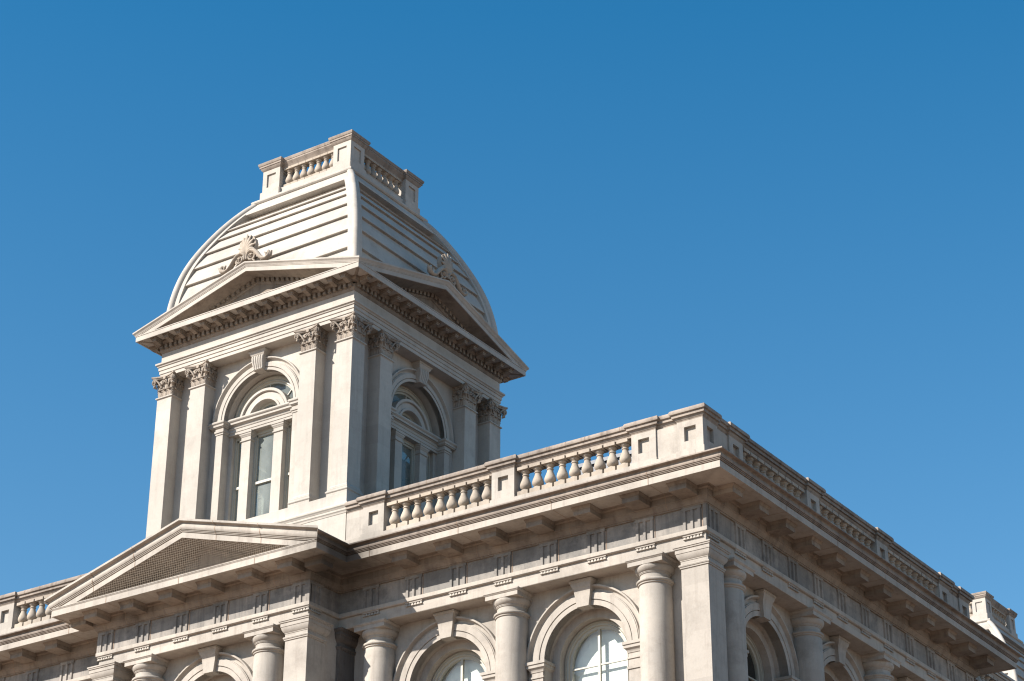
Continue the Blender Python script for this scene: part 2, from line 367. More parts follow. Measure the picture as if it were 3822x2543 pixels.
# triglyphs -------------------------------------------------------------
t_ = MB()
pl = []
wd = .305; leg = .150; gap = (2*wd-3*leg)/2; bev = .035
x = -wd
for i in range(3):
    pl += [(x, .065), (x, .065), (x+bev, 0), (x+leg-bev, 0), (x+leg, .065)]
    x += leg+gap
pl = [p for i, p in enumerate(pl) if i != 0]
pl = [(-wd, .12)]+pl+[(wd, .12)]
t_.loft([[(a, b, -1.099) for a, b in pl], [(a, b, -.53) for a, b in pl]])
t_.box(-wd, wd, -.004, .12, -.53, -.438)
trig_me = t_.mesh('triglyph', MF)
r_ = MB(); r_.box(-.31, .31, -.012, .10, -1.268, -1.236)
for i in range(6):
    cx = -.258+i*.1032
    r_.loft([[(cx+sx*a, .035+sy*a, z) for sx, sy in ((-1, -1), (1, -1), (1, 1), (-1, 1))] for a, z in ((.024, -1.268), (.046, -1.35))])
reg_me = r_.mesh('guttae', MS)
tri = None
def triglyph(u, d, rot, piv=(0, 0)):
    global tri
    if tri is None:
        tri = put('triglyph', trig_me, B, loc=(u, d, 0), rot=rot, piv=piv)
        put('guttae', reg_me, tri, loc=(u, d+.035, 0), rot=rot, piv=piv)
    else: again(tri, B, loc=(u, d, 0), rot=rot, piv=piv)
for u in FT: triglyph(u, 1.062, 0); triglyph(2*TX-u, 1.062, 0)
for u in RTG: triglyph(u, 1.062, R90)
for u in PT: triglyph(u, 1.062+PF, 0)
triglyph(0, 1.062, R90, (A0, -0.04)); triglyph(0, 1.062, -R90, (TX-PW, -0.04))
cb = MB()
for cx, cy, sx in ((-1.062, 1.062, 1), (A0-1.062, PF+1.062, 1), (TX-PW+1.062, PF+1.062, -1), (LX+1.062, 1.062, -1)):
    cb.box(min(cx, cx-sx*.1), max(cx, cx-sx*.1), cy, cy+.1, -1.099, -.438)
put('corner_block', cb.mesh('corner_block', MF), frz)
sj = MB(); sj.box(.313, .338, 1.094, 1.11, -1.098, -.44); sj_me = sj.mesh('joint_seam', MJ)
for u in FT[:-1]: put('joint_seam', sj_me, frz, loc=(u, 0, 0))
for u in PT[:-1]: put('joint_seam', sj_me, frz, loc=(u, PF, 0))
for u in RTG[:-1]: put('joint_seam', sj_me, frz, **RT(u, 0))

# columns and piers -----------------------------------------------------
CB = [(.465, -2.36), (.467, -3.6), (.472, -5.5), (.478, -8.0), (.50, -8.05), (.50, -8.12), (.56, -8.16), (.58, -8.26), (.56, -8.36), (.64, -8.37), (.64, -8.62)]
c_ = MB(); c_.lathe([(.446, -2.30), (.452, -2.33)]+CB, n=40); col_me = c_.mesh('column', MS)
k_ = MB()
k_.lathe([(.40, -1.76), (.545, -1.792), (.555, -1.82), (.55, -1.86), (.525, -1.91), (.485, -1.955), (.465, -1.965), (.465, -1.985), (.45, -1.99), (.45, -2.01), (.425, -2.025), (.425, -2.13), (.435, -2.16), (.50, -2.175), (.525, -2.20), (.53, -2.225), (.52, -2.25), (.495, -2.268), (.485, -2.27), (.485, -2.305), (.46, -2.315), (.446, -2.33)], n=40)
k_.box(-.555, .555, -.555, .555, -1.792, -1.668)
k_.frustum((-.565, .565, -.565, .565), (-.60, .60, -.60, .60), -1.668, -1.625); k_.box(-.605, .605, -.605, .605, -1.625, -1.582)
cap_me = k_.mesh('column_capital', MS)
cl = None
def column(**k):
    global cl
    if cl is None:
        cl = put('column', col_me, B, **k); put('capital', cap_me, cl, **k)
    else: again(cl, B, **k)
for u in (-3.02, -7.79, -12.53): column(**F(u, 1.58)); column(**F(2*TX-u, 1.58))
for u in (TX+2.42, TX-2.42): column(**F(u, 1.58+PF))
for u in (3.02, 7.727, 12.43, 17.14): column(**RT(u, 1.58))
HP = .42
p_ = MB(); p_.box(-HP, HP, -HP, HP, -8.1, -1.7); p_.box(-HP-.1, HP+.1, -HP-.1, HP+.1, -8.62, -8.1); pier_me = p_.mesh('pier', MS)
pc = [(HP-.02, -1.582), (HP+.165, -1.582), (HP+.165, -1.622), (HP+.145, -1.63), (HP+.14, -1.668), (HP+.115, -1.672), (HP+.115, -1.785), (HP+.10, -1.79), (HP+.098, -1.82), (HP+.085, -1.87), (HP+.055, -1.93), (HP+.02, -1.965), (HP+.02, -1.985), (HP+.006, -1.99), (HP+.006, -2.09), (HP+.045, -2.095), (HP+.055, -2.12), (HP+.045, -2.15), (HP+.028, -2.155), (HP+.028, -2.195), (HP-.02, -2.21)]
q_ = MB(); q_.square(pc); pcap_me = q_.mesh('pier_capital', MS)
pr = None
def pier(x, y):
    global pr
    if pr is None:
        pr = put('pier', pier_me, B, loc=(x, y, 0)); put('capital', pcap_me, pr, loc=(x, y, 0))
    else: again(pr, B, loc=(x, y, 0))
pier(-1.055-HP, 1.055+HP)
pier(A0-1.055-HP, PF+1.055+HP); pier(2*TX-(A0-1.055-HP), PF+1.055+HP)
sp_ = put('pier', (lambda m: (m.materials.clear(), m.materials.append(MK), m)[-1])(pier_me.copy()), B, loc=(-13.63-HP, 1.055+HP, 0), label='soot-blackened pier in the corner beside the portico')
put('capital', (lambda m: (m.materials.clear(), m.materials.append(MK), m)[-1])(pcap_me.copy()), sp_, loc=(-13.63-HP, 1.055+HP, 0))
pier(2*TX+13.63+HP, 1.055+HP); pier(LX+1.055+HP, 1.055+HP); pier(-1.055-HP, LY-1.055-HP)

# arched bays -----------------------------------------------------------
AV = [(1.96, .20), (1.96, -.12), (1.95, -.15), (1.905, -.15), (1.895, -.125), (1.88, -.06), (1.855, -.015), (1.82, -.005), (1.785, -.015), (1.765, -.03), (1.76, -.08), (1.735, -.085), (1.73, -.105), (1.545, -.10), (1.54, -.055), (1.52, -.055), (1.515, -.088), (1.375, -.085), (1.37, -.08), (1.37, .20)]
IMP = [(0.0, -4.45), (0.03, -4.45), (0.03, -4.38), (0, -4.37), (0, -4.17), (.03, -4.16), (.03, -4.11), (.0, -4.10), (0, -4.0), (.02, -3.985), (.025, -3.95), (.05, -3.90), (.09, -3.87), (.10, -3.865), (.10, -3.775), (.13, -3.77), (.13, -3.685), (-.2, -3.685), (-.2, -4.45)]
def surround():
    a = MB(); a.arch(AV, 0, ZS)
    a.archjamb([(1.37, -.08), (1.37, .345)], 0, ZS, ZB)
    # recessed inner wall and second reveal
    a.archwall(-1.42, 1.42, ZB, -1.9, 0, 1.13, ZS, .34)
    a.archjamb([(1.13, .34), (1.13, .66)], 0, ZS, ZB)
    for sx in (-1, 1):
        p = [(sx*1.80, .3), (sx*1.80, -.10), (sx*1.40, -.10), (sx*1.40, .34)]
        if sx < 0: a.sweep(p, IMP)
        else: a.sweep(p[::-1], IMP)
        x0, x1 = sorted((sx*1.795, sx*1.405)); a.box(x0, x1, -.098, .33, ZB, -3.70)
    return a
sur_me = surround().mesh('arch_surround', MS)
k_ = MB()
# tapered keystone with a flared head
prof = [(-.33, -1.60, .375), (-.33, -1.66, .375), (-.30, -1.68, .35), (-.29, -1.76, .32), (-.26, -1.82, .29), (-.235, -1.86, .275), (-.215, -2.0, .255), (-.20, -2.37, .195)]
secs = [[(-hw, y, z), (hw, y, z), (hw, .12, z), (-hw, .12, z)] for y, z, hw in prof]
k_.loft(secs); key_me = k_.mesh('keystone', MS)
wf = MB()
wf.archjamb([(1.135, .60), (1.10, .595), (1.09, .57), (1.06, .565), (1.05, .60), (1.02, .61), (1.01, .585), (.985, .585), (.975, .64), (.90, .645), (.89, .70), (.89, .74), (1.14, .74)], 0, ZS, ZB)
wf.box(-.036, .036, .64, .72, ZB, ZS+.90)
wf.box(-.90, .90, .655, .71, -3.86, -3.815)
frame_me = wf.mesh('window_frame', MW)
gm = MB(); gm.archdisc(0, ZS, ZB, .90, .69); glass_me = gm.mesh('glass_pane', MG)
bl = MB(); bl.archdisc(0, ZS, ZB, 1.12, .87); blind_me = bl.mesh('blind', MB_)
dk = MB(); dk.archjamb([(1.13, .74), (1.13, 2.6)], 0, ZS, ZB); dk.archdisc(0, ZS, ZB, 1.13, 2.6); dark_me = dk.mesh('dark_room', MDK)
bays = {}
def bay(key, blind, rot=0.0, loc=(0, 0, 0), piv=(0, 0)):
    k = dict(loc=loc, rot=rot, piv=piv)
    if 's' not in bays:
        bays['s'] = put('arch_surround', sur_me, B, **k); put('keystone', key_me, bays['s'], **k)
    else: again(bays['s'], B, **k)
    t = 'w%d' % blind
    if t not in bays:
        bays[t] = put('window', frame_me, B, **k); put('glass_pane', glass_me, bays[t], **k)
        if blind: put('blind', blind_me, bays[t], **k)
        else: put('room_lining', dark_me, bays[t], **k)
    else: again(bays[t], B, **k)
for u in FB: bay('F', 1, 0.0, (u, .358 if u == TX else 1.79, 0))
for u in RB: bay('R', 0, R90, (u, 1.79, 0))

# balustrades -----------------------------------------------------------
def baluster_prof(h, r):      # heights 0..h
    k = h/0.93
    return [(.6*r, .165*k), (.80*r, .168*k), (.84*r, .19*k), (.80*r, .215*k), (.60*r, .225*k), (.55*r, .24*k), (.70*r, .262*k), (.92*r, .30*k), (r, .345*k), (.99*r, .39*k), (.90*r, .45*k), (.74*r, .52*k), (.58*r, .59*k), (.50*r, .645*k), (.49*r, .668*k), (.60*r, .672*k), (.63*r, .686*k), (.60*r, .70*k), (.48*r, .704*k), (.47*r, .735*k), (.55*r, .742*k), (.57*r, .757*k), (.62*r, .76*k), (.76*r, .785*k), (.80*r, .81*k), (.76*r, .835*k), (.6*r, .838*k)]
def baluster_mesh(h, r):
    m = MB(); m.lathe(baluster_prof(h, r), n=18); k = h/.93
    b = r*1.05; m.box(-b, b, -b, b, 0, .167*k); m.box(-b*1.02, b*1.02, -b*1.02, b*1.02, .833*k, h)
    return m.mesh('baluster', MBAL)
bal_me = baluster_mesh(.93, .172)
COP = [(-.30, 2.13), (0.0, 2.13), (0.0, 2.185), (.02, 2.20), (.035, 2.235), (.04, 2.262), (.095, 2.268), (.095, 2.352), (.11, 2.356), (.145, 2.365), (.155, 2.40), (.15, 2.45), (.125, 2.49), (.08, 2.515), (-.38, 2.515), (-.45, 2.45), (-.45, 2.365), (-.40, 2.35), (-.40, 2.27), (-.33, 2.2)]
def pier_block(w, pan=True):
    # front at y=0, back at y=.5; recessed square panel on the front
    m = MB(); h = w/2; a = w*.225; z0, z1, p0, p1 = 1.28, 2.20, 1.535, 1.975
    if pan: m.box(-h-.035, h+.035, -.045, .52, .45, 1.285)
    for x0, x1, za, zb in ((-h, h, z0, p0), (-h, h, p1, z1), (-h, -a, p0, p1), (a, h, p0, p1)): m.quad((x0, 0, za), (x1, 0, za), (x1, 0, zb), (x0, 0, zb))
    d = .11
    m.quad((-a, d, p0), (a, d, p0), (a, d, p1), (-a, d, p1))
    m.quad((-a, 0, p0), (-a, d, p0), (-a, d, p1), (-a, 0, p1)); m.quad((a, 0, p0), (a, d, p0), (a, d, p1), (a, 0, p1))
    m.quad((-a, 0, p0), (a, 0, p0), (a, d, p0), (-a, d, p0)); m.quad((-a, 0, p1), (a, 0, p1), (a, d, p1), (-a, d, p1))
    if not pan: return m
    for x in (-h, h): m.quad((x, 0, z0), (x, .45, z0), (x, .45, z1), (x, 0, z1))
    m.quad((-h, .45, z0), (h, .45, z0), (h, .45, z1), (-h, .45, z1))
    return m
def pier_cap(w, dep):
    m = MB(); h = w/2; pcp = [(max(o, -.02)+.012, z) for o, z in COP[1:14]]
    path = [(-h, .5), (-h, 0), (h, 0), (h, .5)] if not dep else [(-h, w), (-h, 0), (h, 0), (h, w)]
    m.sweep(path, [(o-.02 if i == 0 else o, z+.006) for i, (o, z) in enumerate(pcp)]+[(-.3, 2.521), (-.3, 2.14)])
    m.box(-h+.22, h-.22, .22, dep or .5, 2.3, 2.519)
    return m
PWD = .80
pb_me = pier_block(PWD).mesh('balustrade_pier', MS, 0); pbc_me = pier_cap(PWD, 0).mesh('pier_cap', MCOP)
def two_sided(w):      # corner pier: panels on the front and on the right side
    m = MB(); h = w/2
    t = pier_block(w, False)
    m.merge(t); m.merge(t, Matrix.Translation((h, h, 0)) @ RM)
    m.box(-h-.035, h+.045, -.045, w+.035, .45, 1.285)
    return m
def balustrade(name, rot, rail, piers, links, gaps, pivot=(0, 0), label=None):
    r = MB(); r.box(rail[0], rail[1], 1.0, 1.50, .40, 1.205)
    for u0, u1 in links:
        r.box(u0, u1, 1.10, 1.42, 1.2, 2.14); r.box(u0, u1, 1.062, 1.45, 1.2, 1.262)
    root = put(name, r.mesh(name, MS), B, rot=rot, label=label)
    c = MB(); c.loft([[(u, 1.12-o, z) for o, z in COP] for u in rail]); put('coping', c.mesh('coping', MCOP), root, rot=rot)
    cj = MB()
    n = int((rail[1]-rail[0])/.62)
    for i in range(1, n):
        u = rail[0]+i*.62+random.uniform(-.05, .05)
        cj.loft([[(u+du, 1.12-o*1.0-.004, z+.003) for o, z in COP[8:14]] for du in (-.008, .008)], False)
    put('joint_seam', cj.mesh('joint_seam', MJ), root, rot=rot)
    for u in piers:
        put('balustrade_pier', pb_me, root, loc=(u, 1.052, 0), rot=rot); put('pier_cap', pbc_me, root, loc=(u, 1.052, 0), rot=rot)
    for u0, u1, n in gaps:
        for i in range(n): put('baluster', bal_me, root, loc=(u0+(u1-u0)*i/(n-1), 1.26, 1.205), rot=rot)
    return root
bf = balustrade('balustrade', 0, (-13.60, -1.3), [-2.97, -7.77, -12.53], [(-2.7, -1.8), (-13.60, -12.8)],
                [(-7.10, -3.70, 9), (-11.86, -8.46, 9)])
cp_me = two_sided(.83).mesh('corner_pier', MS, 0)
put('balustrade_pier', cp_me, bf, loc=(-1.052-.415, 1.052, 0)); put('pier_cap', pier_cap(.83, .83).mesh('pier_cap', MCOP), bf, loc=(-1.052-.415, 1.052, 0))
br = balustrade('balustrade', R90, (1.3, LY-1.06), [2.95, 7.70, 12.41, 17.1, LY-1.052-.415], [(1.8, 2.7), (17.3, 18.4)],
                [(3.66, 7.02, 9), (8.40, 11.74, 9), (13.10, 16.42, 9)])
bl_ = balustrade('balustrade', 0, (LX+1.3, 2*TX+13.60), [2*TX+2.97, 2*TX+7.77, 2*TX+12.53, LX+1.052+.415], [(LX+1.8, LX+2.7)],
                 [(LX+3.70, LX+7.10, 9), (LX+8.46, LX+11.86, 9)])
# set-back flank beyond the front block
sb = MB(); sb.box(-3.80, -3.3, LY-1.4, 47, .40, 1.205); sbr = put('balustrade', sb.mesh('balustrade', MS), B)
c = MB(); c.loft([[(u, 1.12-o, z) for o, z in COP] for u in (LY-1.2, 47)]); put('coping', c.mesh('coping', MS), sbr, loc=(0, 2.3, 0), rot=R90)
for i in range(22): put('baluster', bal_me, sbr, loc=(LY+3.2+i*.425, 3.56, 1.205), rot=R90)
for u in (LY+2.4, LY+13.0): put('balustrade_pier', pb_me, sbr, loc=(u, 3.352, 0), rot=R90); put('pier_cap', pbc_me, sbr, loc=(u, 3.352, 0), rot=R90)

# portico pediment ------------------------------------------------------
RK = [(-1.05, 0.035), (-.06, 0.035), (-.055, 0), (-.004, 0), (-.004, .17), (-.03, .174), (-.03, .192), (.02, .194), (.026, .212), (-.005, .214), (-.005, .23), (.04, .232), (.046, .25), (.01, .252), (.01, .268), (.062, .27), (.068, .285), (.085, .31), (.09, .36), (.075, .42), (.06, .465), (.075, .492), (.17, .499), (.195, .507), (.195, .575), (-1.1, .60)]
def raking(mb, half, za, z0, prof, y0, extra=0.0):
    L = [[(-half-o, y0-o, z0+t) for o, t in prof], [(0, y0-o, za+t) for o, t in prof], [(half+o, y0-o, z0+t) for o, t in prof]]
    mb.loft(L, True, False, False)
ped = MB()
raking(ped, PW, 1.503, 0, RK, 0)
# mitre-filling returns and the roof planes running back to the tower
for sx in (-1, 1):
    ped.quad((0, 1.05, 2.085), (sx*(PW+.19), 1.05, .485), (sx*(PW+.19), 2.7, .485), (0, 2.7, 2.085))
# tympanum with its raking bed mould
hw = PW-1.105
TYM = MB()
TYM.add([(-hw-.8, 1.08, .28), (hw+.8, 1.08, .28), (0, 1.08, 1.62)], [(0, 1, 2)])
BEDR = [(-1.10, -.16), (-1.04, -.16), (-1.03, -.11), (-.99, -.06), (-.97, -.05), (-.97, 0.0), (-.93, .0), (-.93, .06), (-1.1, .06)]
raking(TYM, PW, 1.503, 0, [(o, t) for o, t in BEDR], 0)
raking(TYM, PW, 1.503, 0, [(-1.05, .018), (-.07, .018), (-.07, .034), (-1.05, .034)], 0)
pp = put('portico_pediment', ped.mesh('portico_pediment', MS), B, loc=(TX, PF, 0))
put('tympanum', TYM.mesh('tympanum', MCOP), pp, loc=(TX, PF, 0))
nb = MB(); nb.add([(-4.75, .03, .27), (4.75, .03, .27), (0, .03, 1.55)], [(0, 1, 2)])
put('bird_net', nb.mesh('bird_net', MNET), pp, loc=(TX, PF, 0))
pj = MB()
for x in (-3.6, -1.9, 1.4, 3.2):
    zz = 1.503-(1.503/PW)*abs(x)
    q = []
    for du in (-.012, .012):
        q.append([(x+du, -o-.006, 1.503-(1.503/PW)*abs(x+du)+t-.003) for o, t in RK[2:-1]])
    pj.loft(q, False)
put('joint_seam', pj.mesh('joint_seam', MJ), pp, loc=(TX, PF, 0))

# ------------------------------------------------------------------ towers
def spiral(cx, cz, r0, turns, y, a0, sgn=1, n=26, grow=.06):
    pts = []
    for i in range(n+1):
        k = i/n; a = a0+sgn*2*PI*turns*k; r = r0*(1-k)+.012
        pts.append((cx+r*math.cos(a), y-grow*k, cz+r*math.sin(a)))
    return pts
def leaf(mb, x, z0, h, wd, curl, face, out0):
    # a tongue-shaped acanthus leaf on a face turned by 'face' quarter turns
    secs = []
    n = 8
    for i in range(n+1):
        k = i/n
        z = z0+h*math.sin(min(k*1.22, 1.22)*PI/2/1.0) if k < .82 else z0+h*(1-.9*(k-.82))
        o = out0+.02+curl*max(0, (k-.45)/.55)**1.6
        wv = wd*(.75+.5*math.sin(PI*min(k*1.05, 1)))*(1-.55*max(0, k-.75)/.25)
        wv *= 1+.10*math.cos(i*PI)
        secs.append([(x-wv/2, -o+.015, z), (x-wv*.22, -o-.012, z+.006), (x, -o+.004, z+.004), (x+wv*.22, -o-.012, z+.006), (x+wv/2, -o+.015, z), (x, -o+.05, z-.01)])
    t = MB(); t.loft(secs); mb.merge(t, Matrix.Rotation(face*R90, 4, 'Z'))
def make_capital():
    m = MB(); h = .3225
    m.frustum((-h+.015, h-.015, -h+.015, h-.015), (-h-.01, h+.01, -h-.01, h+.01), 0, .66)
    for f in range(4):
        for x in (-.215, 0, .215): leaf(m, x, .03, .25, .20, .085, f, h-.015)
        for x in (-.11, .11): leaf(m, x, .20, .29, .17, .10, f, h-.01)
        for x in (-.275, .275): leaf(m, x, .22, .27, .14, .09, f, h-.01)
        fm = Matrix.Rotation(f*R90, 4, 'Z')
        for sx in (-1, 1):
            t = MB()
            pts = [(sx*.16, -h-.03, .36), (sx*.20, -h-.05, .47), (sx*.27, -h-.08, .58), (sx*.345, -h-.10, .655)]
            sp = spiral(sx*.40, .575, .095, 1.6, -h-.11, PI/2+sx*.35, -sx, 24, .05)
            t.tube(pts+sp, [.03]*4+[.030-.012*i/24 for i in range(25)], 6)
            t.tube([(sx*.40, -h-.02, .575), (sx*.40, -h-.155, .575)], .03, 8)
            t.tube([(sx*.42, -h-.06, .50), (sx*.40, -h-.09, .42), (sx*.36, -h-.03, .36)], [.05, .06, .02], 6)
            ip = [(sx*.13, -h-.02, .36), (sx*.12, -h-.04, .46), (sx*.10, -h-.05, .55)]
            t.tube(ip+spiral(sx*.075, .555, .055, 1.3, -h-.055, PI/2+sx*.2, sx, 16, .03), .018, 6)
            m.merge(t, fm)
        t = MB(); t.lathe([(.02, -.10), (.075, -.07), (.085, -.03), (.06, 0.02)], 0, 0, 8)
        m.merge(t, fm @ Matrix.Translation((0, -h-.07, .70)) @ Matrix.Rotation(R90, 4, 'X'))
        t = MB()
        for i in range(9): t.box(-.28+i*.07-.016, -.28+i*.07+.016, -h-.004, -h+.03, .01, .10)
        m.merge(t, fm)
    # concave abacus
    def ring(a, z):
        pts = []
        for f in range(4):
            c, s_ = math.cos(f*R90), math.sin(f*R90)
            for k in range(9):
                u = -1+k/4; x = u*(a-.035); y = -(a-.125*(1-u*u)*1.0)
                pts.append((c*x-s_*y, s_*x+c*y, z))
        return pts
    m.loft([ring(.46, .675), ring(.49, .70), ring(.485, .72), ring(.52, .735), ring(.52, .785)])
    return m.mesh('capital', MC, 40)
tcap_me = make_capital()
HZ = [(10.4, 4.13), (11.0, 4.12), (11.4, 4.10), (12.1, 4.03), (12.75, 3.92), (13.27, 3.79), (13.85, 3.59), (14.5, 3.30), (15.25, 2.90), (15.92, 2.46), (16.44, 2.03)]
def HH(z):
    # smooth (Catmull-Rom) reading of the dome profile
    n = len(HZ)
    if z <= HZ[0][0]: return HZ[0][1]
    if z >= HZ[-1][0]: return HZ[-1][1]
    i = max(j for j in range(n-1) if HZ[j][0] <= z)
    z0, z1 = HZ[i][0], HZ[i+1][0]; t = (z-z0)/(z1-z0)
    def slope(j):
        a, b = max(j-1, 0), min(j+1, n-1); return (HZ[b][1]-HZ[a][1])/(HZ[b][0]-HZ[a][0])
    d = z1-z0; m0, m1 = slope(i)*d, slope(i+1)*d
    return (2*t**3-3*t*t+1)*HZ[i][1]+(t**3-2*t*t+t)*m0+(-2*t**3+3*t*t)*HZ[i+1][1]+(t**3-t*t)*m1
def dome_mesh():
    m = MB(); side = MB(); BW = .34
    zs = [10.5+i*(16.42-10.5)/40 for i in range(41)]
    for sx in (-1, 1):
        side.loft([[(sx*(HH(z)-BW), -HH(z), z), (sx*HH(z), -HH(z), z)] for z in zs], False)
        side.loft([[(sx*(HH(z)-BW), -HH(z), z), (sx*(HH(z)-BW), -HH(z)+.42, z)] for z in zs], False)
    cs = [15.30, 15.06, 14.65, 14.06, 13.41, 12.72, 11.95, 11.20, 10.5]
    prof = [(15.76, HH(15.76)-.36), (15.31, HH(15.31)-.36), (15.31, HH(15.3)-.10)]
    for a, b in zip(cs[:-1], cs[1:]):
        for k in range(4):
            z = a+(b-a)*k/3; prof.append((z if k < 3 else z+.0, HH(z)-.14+.115*k/3))
        prof.append((b-.014, HH(b)-.03)); prof.append((b-.022, HH(b)-.15))
    side.loft([[(-(HH(z)-BW+.004), -h, z), ((HH(z)-BW+.004), -h, z)] for z, h in prof], False)
    for f in range(4): m.merge(side, Matrix.Rotation(f*R90, 4, 'Z'))
    # curb under the crowning balustrade
    m.square([(2.0, 16.5), (2.16, 16.47), (2.235, 16.445), (2.265, 16.40), (2.26, 16.35), (2.225, 16.31), (2.19, 16.30), (2.20, 16.26), (2.36, 16.06), (2.55, 15.80), (2.555, 15.745), (2.50, 15.74), (2.0, 15.76)])
    m.square([(2.0, 16.4), (2.0, 16.52), (.1, 16.52), (.1, 16.4)])
    return m
dome_me = dome_mesh().mesh('tower_roof', MT)
rb = MB(); pts = []
for i in range(37):
    z = 10.7+i*(16.30-10.7)/36; h = HH(z)-.02; pts.append((h, -h, z))
pts.append((2.02, -2.02, 16.42))
rb.tube(pts, [.135]*36+[.12, .04], 12); rib_me = rb.mesh('roof_rib', MT)
tb_me = baluster_mesh(.86, .150)
def crown_pier():
    m = MB(); h = .39; d = .055; a = .20; z0, z1, p0, p1 = 16.83, 17.76, 17.02, 17.56
    m.box(-h-.04, h+.04, -.06, .74, 16.40, 16.84)
    for x0, x1, za, zb in ((-h, h, z0, p0), (-h, h, p1, z1), (-h, -a, p0, p1), (a, h, p0, p1)): m.quad((x0, 0, za), (x1, 0, za), (x1, 0, zb), (x0, 0, zb))
    m.quad((-a, d, p0), (a, d, p0), (a, d, p1), (-a, d, p1))
    m.quad((-a, 0, p0), (-a, d, p0), (-a, d, p1), (-a, 0, p1)); m.quad((a, 0, p0), (a, d, p0), (a, d, p1), (a, 0, p1))
    m.quad((-a, 0, p0), (a, 0, p0), (a, d, p0), (-a, d, p0)); m.quad((-a, 0, p1), (a, 0, p1), (a, d, p1), (-a, d, p1))
    return m
cpm = MB(); t = crown_pier()
for f in range(4): cpm.merge(t, Matrix.Rotation(f*R90, 4, 'Z') @ Matrix.Translation((0, -.39, 0)))
CC = [(.36, 17.70), (.40, 17.74), (.43, 17.77), (.47, 17.84), (.475, 17.855), (.495, 17.86), (.495, 17.925), (.51, 17.93), (.525, 17.95), (.54, 18.03), (.52, 18.05), (.1, 18.06), (.1, 17.7)]
crown_me = cpm.mesh('crown_pier', MT, 0); ccm = MB(); ccm.square(CC); ccap_me = ccm.mesh('pier_cap', MCOP)
CK = [(-.25, 17.70), (.0, 17.70), (.02, 17.74), (.05, 17.78), (.09, 17.84), (.105, 17.86), (.105, 17.915), (.12, 17.92), (.145, 18.01), (.13, 18.035), (-.35, 18.04), (-.35, 17.75)]
def crown_rail():
    m = MB()
    m.box(-1.25, 1.25, -1.955, -1.45, 16.40, 16.845)
    return m
ck = MB(); ck.loft([[(u, -1.86-o, z) for o, z in CK] for u in (-1.3, 1.3)]); ckr = MB()
for f in range(4): ckr.merge(ck, Matrix.Rotation(f*R90, 4, 'Z'))
ccop_me = ckr.mesh('coping', MCOP)
cr = MB()
for f in range(4): cr.merge(crown_rail(), Matrix.Rotation(f*R90, 4, 'Z'))
crail_me = cr.mesh('crown_balustrade', MT)
# tower body
tb = MB()
tb.square([(3.0, .35), (4.32, .35), (4.32, 2.22), (4.335, 2.235), (4.34, 2.27), (4.35, 2.30), (4.37, 2.32), (4.375, 2.385), (4.385, 2.39), (4.40, 2.425), (4.43, 2.455), (4.435, 2.50), (4.41, 2.545), (4.36, 2.58), (4.30, 2.60), (4.29, 2.62), (4.285, 2.945), (4.27, 2.96), (3.2, 2.97), (3.0, 2.95)])
tbase_me = tb.mesh('tower_base', MT)
TZS, TRI, WH = 7.0, 1.48, 3.69
ws = MB(); ws.archwall(-WH, WH, 2.95, 9.3, 0, TRI, TZS, -WH)
wi = MB(); wi.archwall(-3.0, 3.0, 2.95, 9.3, 0, TRI, TZS, -3.0)
wl = MB(); wn = MB()
for f in range(4): wl.merge(ws, Matrix.Rotation(f*R90, 4, 'Z')); wn.merge(wi, Matrix.Rotation(f*R90, 4, 'Z'))
wn.quad((-3.2, -3.2, 9.05), (3.2, -3.2, 9.05), (3.2, 3.2, 9.05), (-3.2, 3.2, 9.05)); wn.quad((-3.2, -3.2, 3.0), (3.2, -3.2, 3.0), (3.2, 3.2, 3.0), (-3.2, 3.2, 3.0))
twall_me = wl.mesh('tower_wall', MT); tin_me = wn.mesh('tower_room', MP)
pm = MB(); hp_ = .3225
pm.box(-hp_, hp_, -hp_, hp_, 2.95, 8.40)
PB = [(-.05, 2.955), (.085, 2.955), (.085, 3.05), (.10, 3.06), (.115, 3.085), (.11, 3.12), (.085, 3.135), (.085, 3.15), (.065, 3.155), (.055, 3.175), (.06, 3.20), (.05, 3.225), (.03, 3.235), (.03, 3.27), (.012, 3.285), (0, 3.32), (-.05, 3.33)]
pm.square([(hp_+o, z) for o, z in PB])
pm.square([(hp_-.05, 8.34), (hp_+.012, 8.34), (hp_+.018, 8.355), (hp_+.045, 8.36), (hp_+.05, 8.38), (hp_+.045, 8.40), (hp_+.02, 8.405), (hp_-.05, 8.41)])
pil_me = pm.mesh('tower_pilaster', MT)
te = MB()
te.square([(3.3, 9.18), (4.165, 9.18), (4.165, 9.30), (4.18, 9.305), (4.192, 9.31), (4.192, 9.425), (4.205, 9.43), (4.218, 9.44), (4.218, 9.555), (4.25, 9.565), (4.26, 9.60), (4.295, 9.625), (4.305, 9.63), (4.305, 9.69), (4.16, 9.695), (4.16, 10.10), (3.3, 10.10)])
tent_me = te.mesh('tower_entablature', MT); te = MB()
te.square([(3.3, 10.102), (4.165, 10.102), (4.175, 10.107), (4.19, 10.14), (4.215, 10.165), (4.22, 10.175), (4.22, 10.375), (4.345, 10.38), (4.345, 10.40), (4.37, 10.42), (4.385, 10.445), (4.385, 10.50), (4.40, 10.503), (4.40, 10.56), (3.3, 10.56)])
tbed = te; te = MB()
tbed_me = tbed.mesh('bed_moulding', MD)
te.square([(3.4, 10.565), (4.405, 10.565), (4.405, 10.505), (4.77, 10.505), (4.775, 10.475), (4.82, 10.475), (4.82, 10.655), (4.835, 10.66), (4.835, 10.69), (4.1, 10.75), (3.4, 10.75)])
tcor_me = te.mesh('tower_cornice', MT)
N = 40
dt = MB(); dt.box(-.055, .055, -4.325, -4.20, 10.215, 10.378); dent_me = dt.mesh('dentil', MD)
md = MB(); md.box(-.098, .098, -4.70, -4.36, 10.40, 10.505)
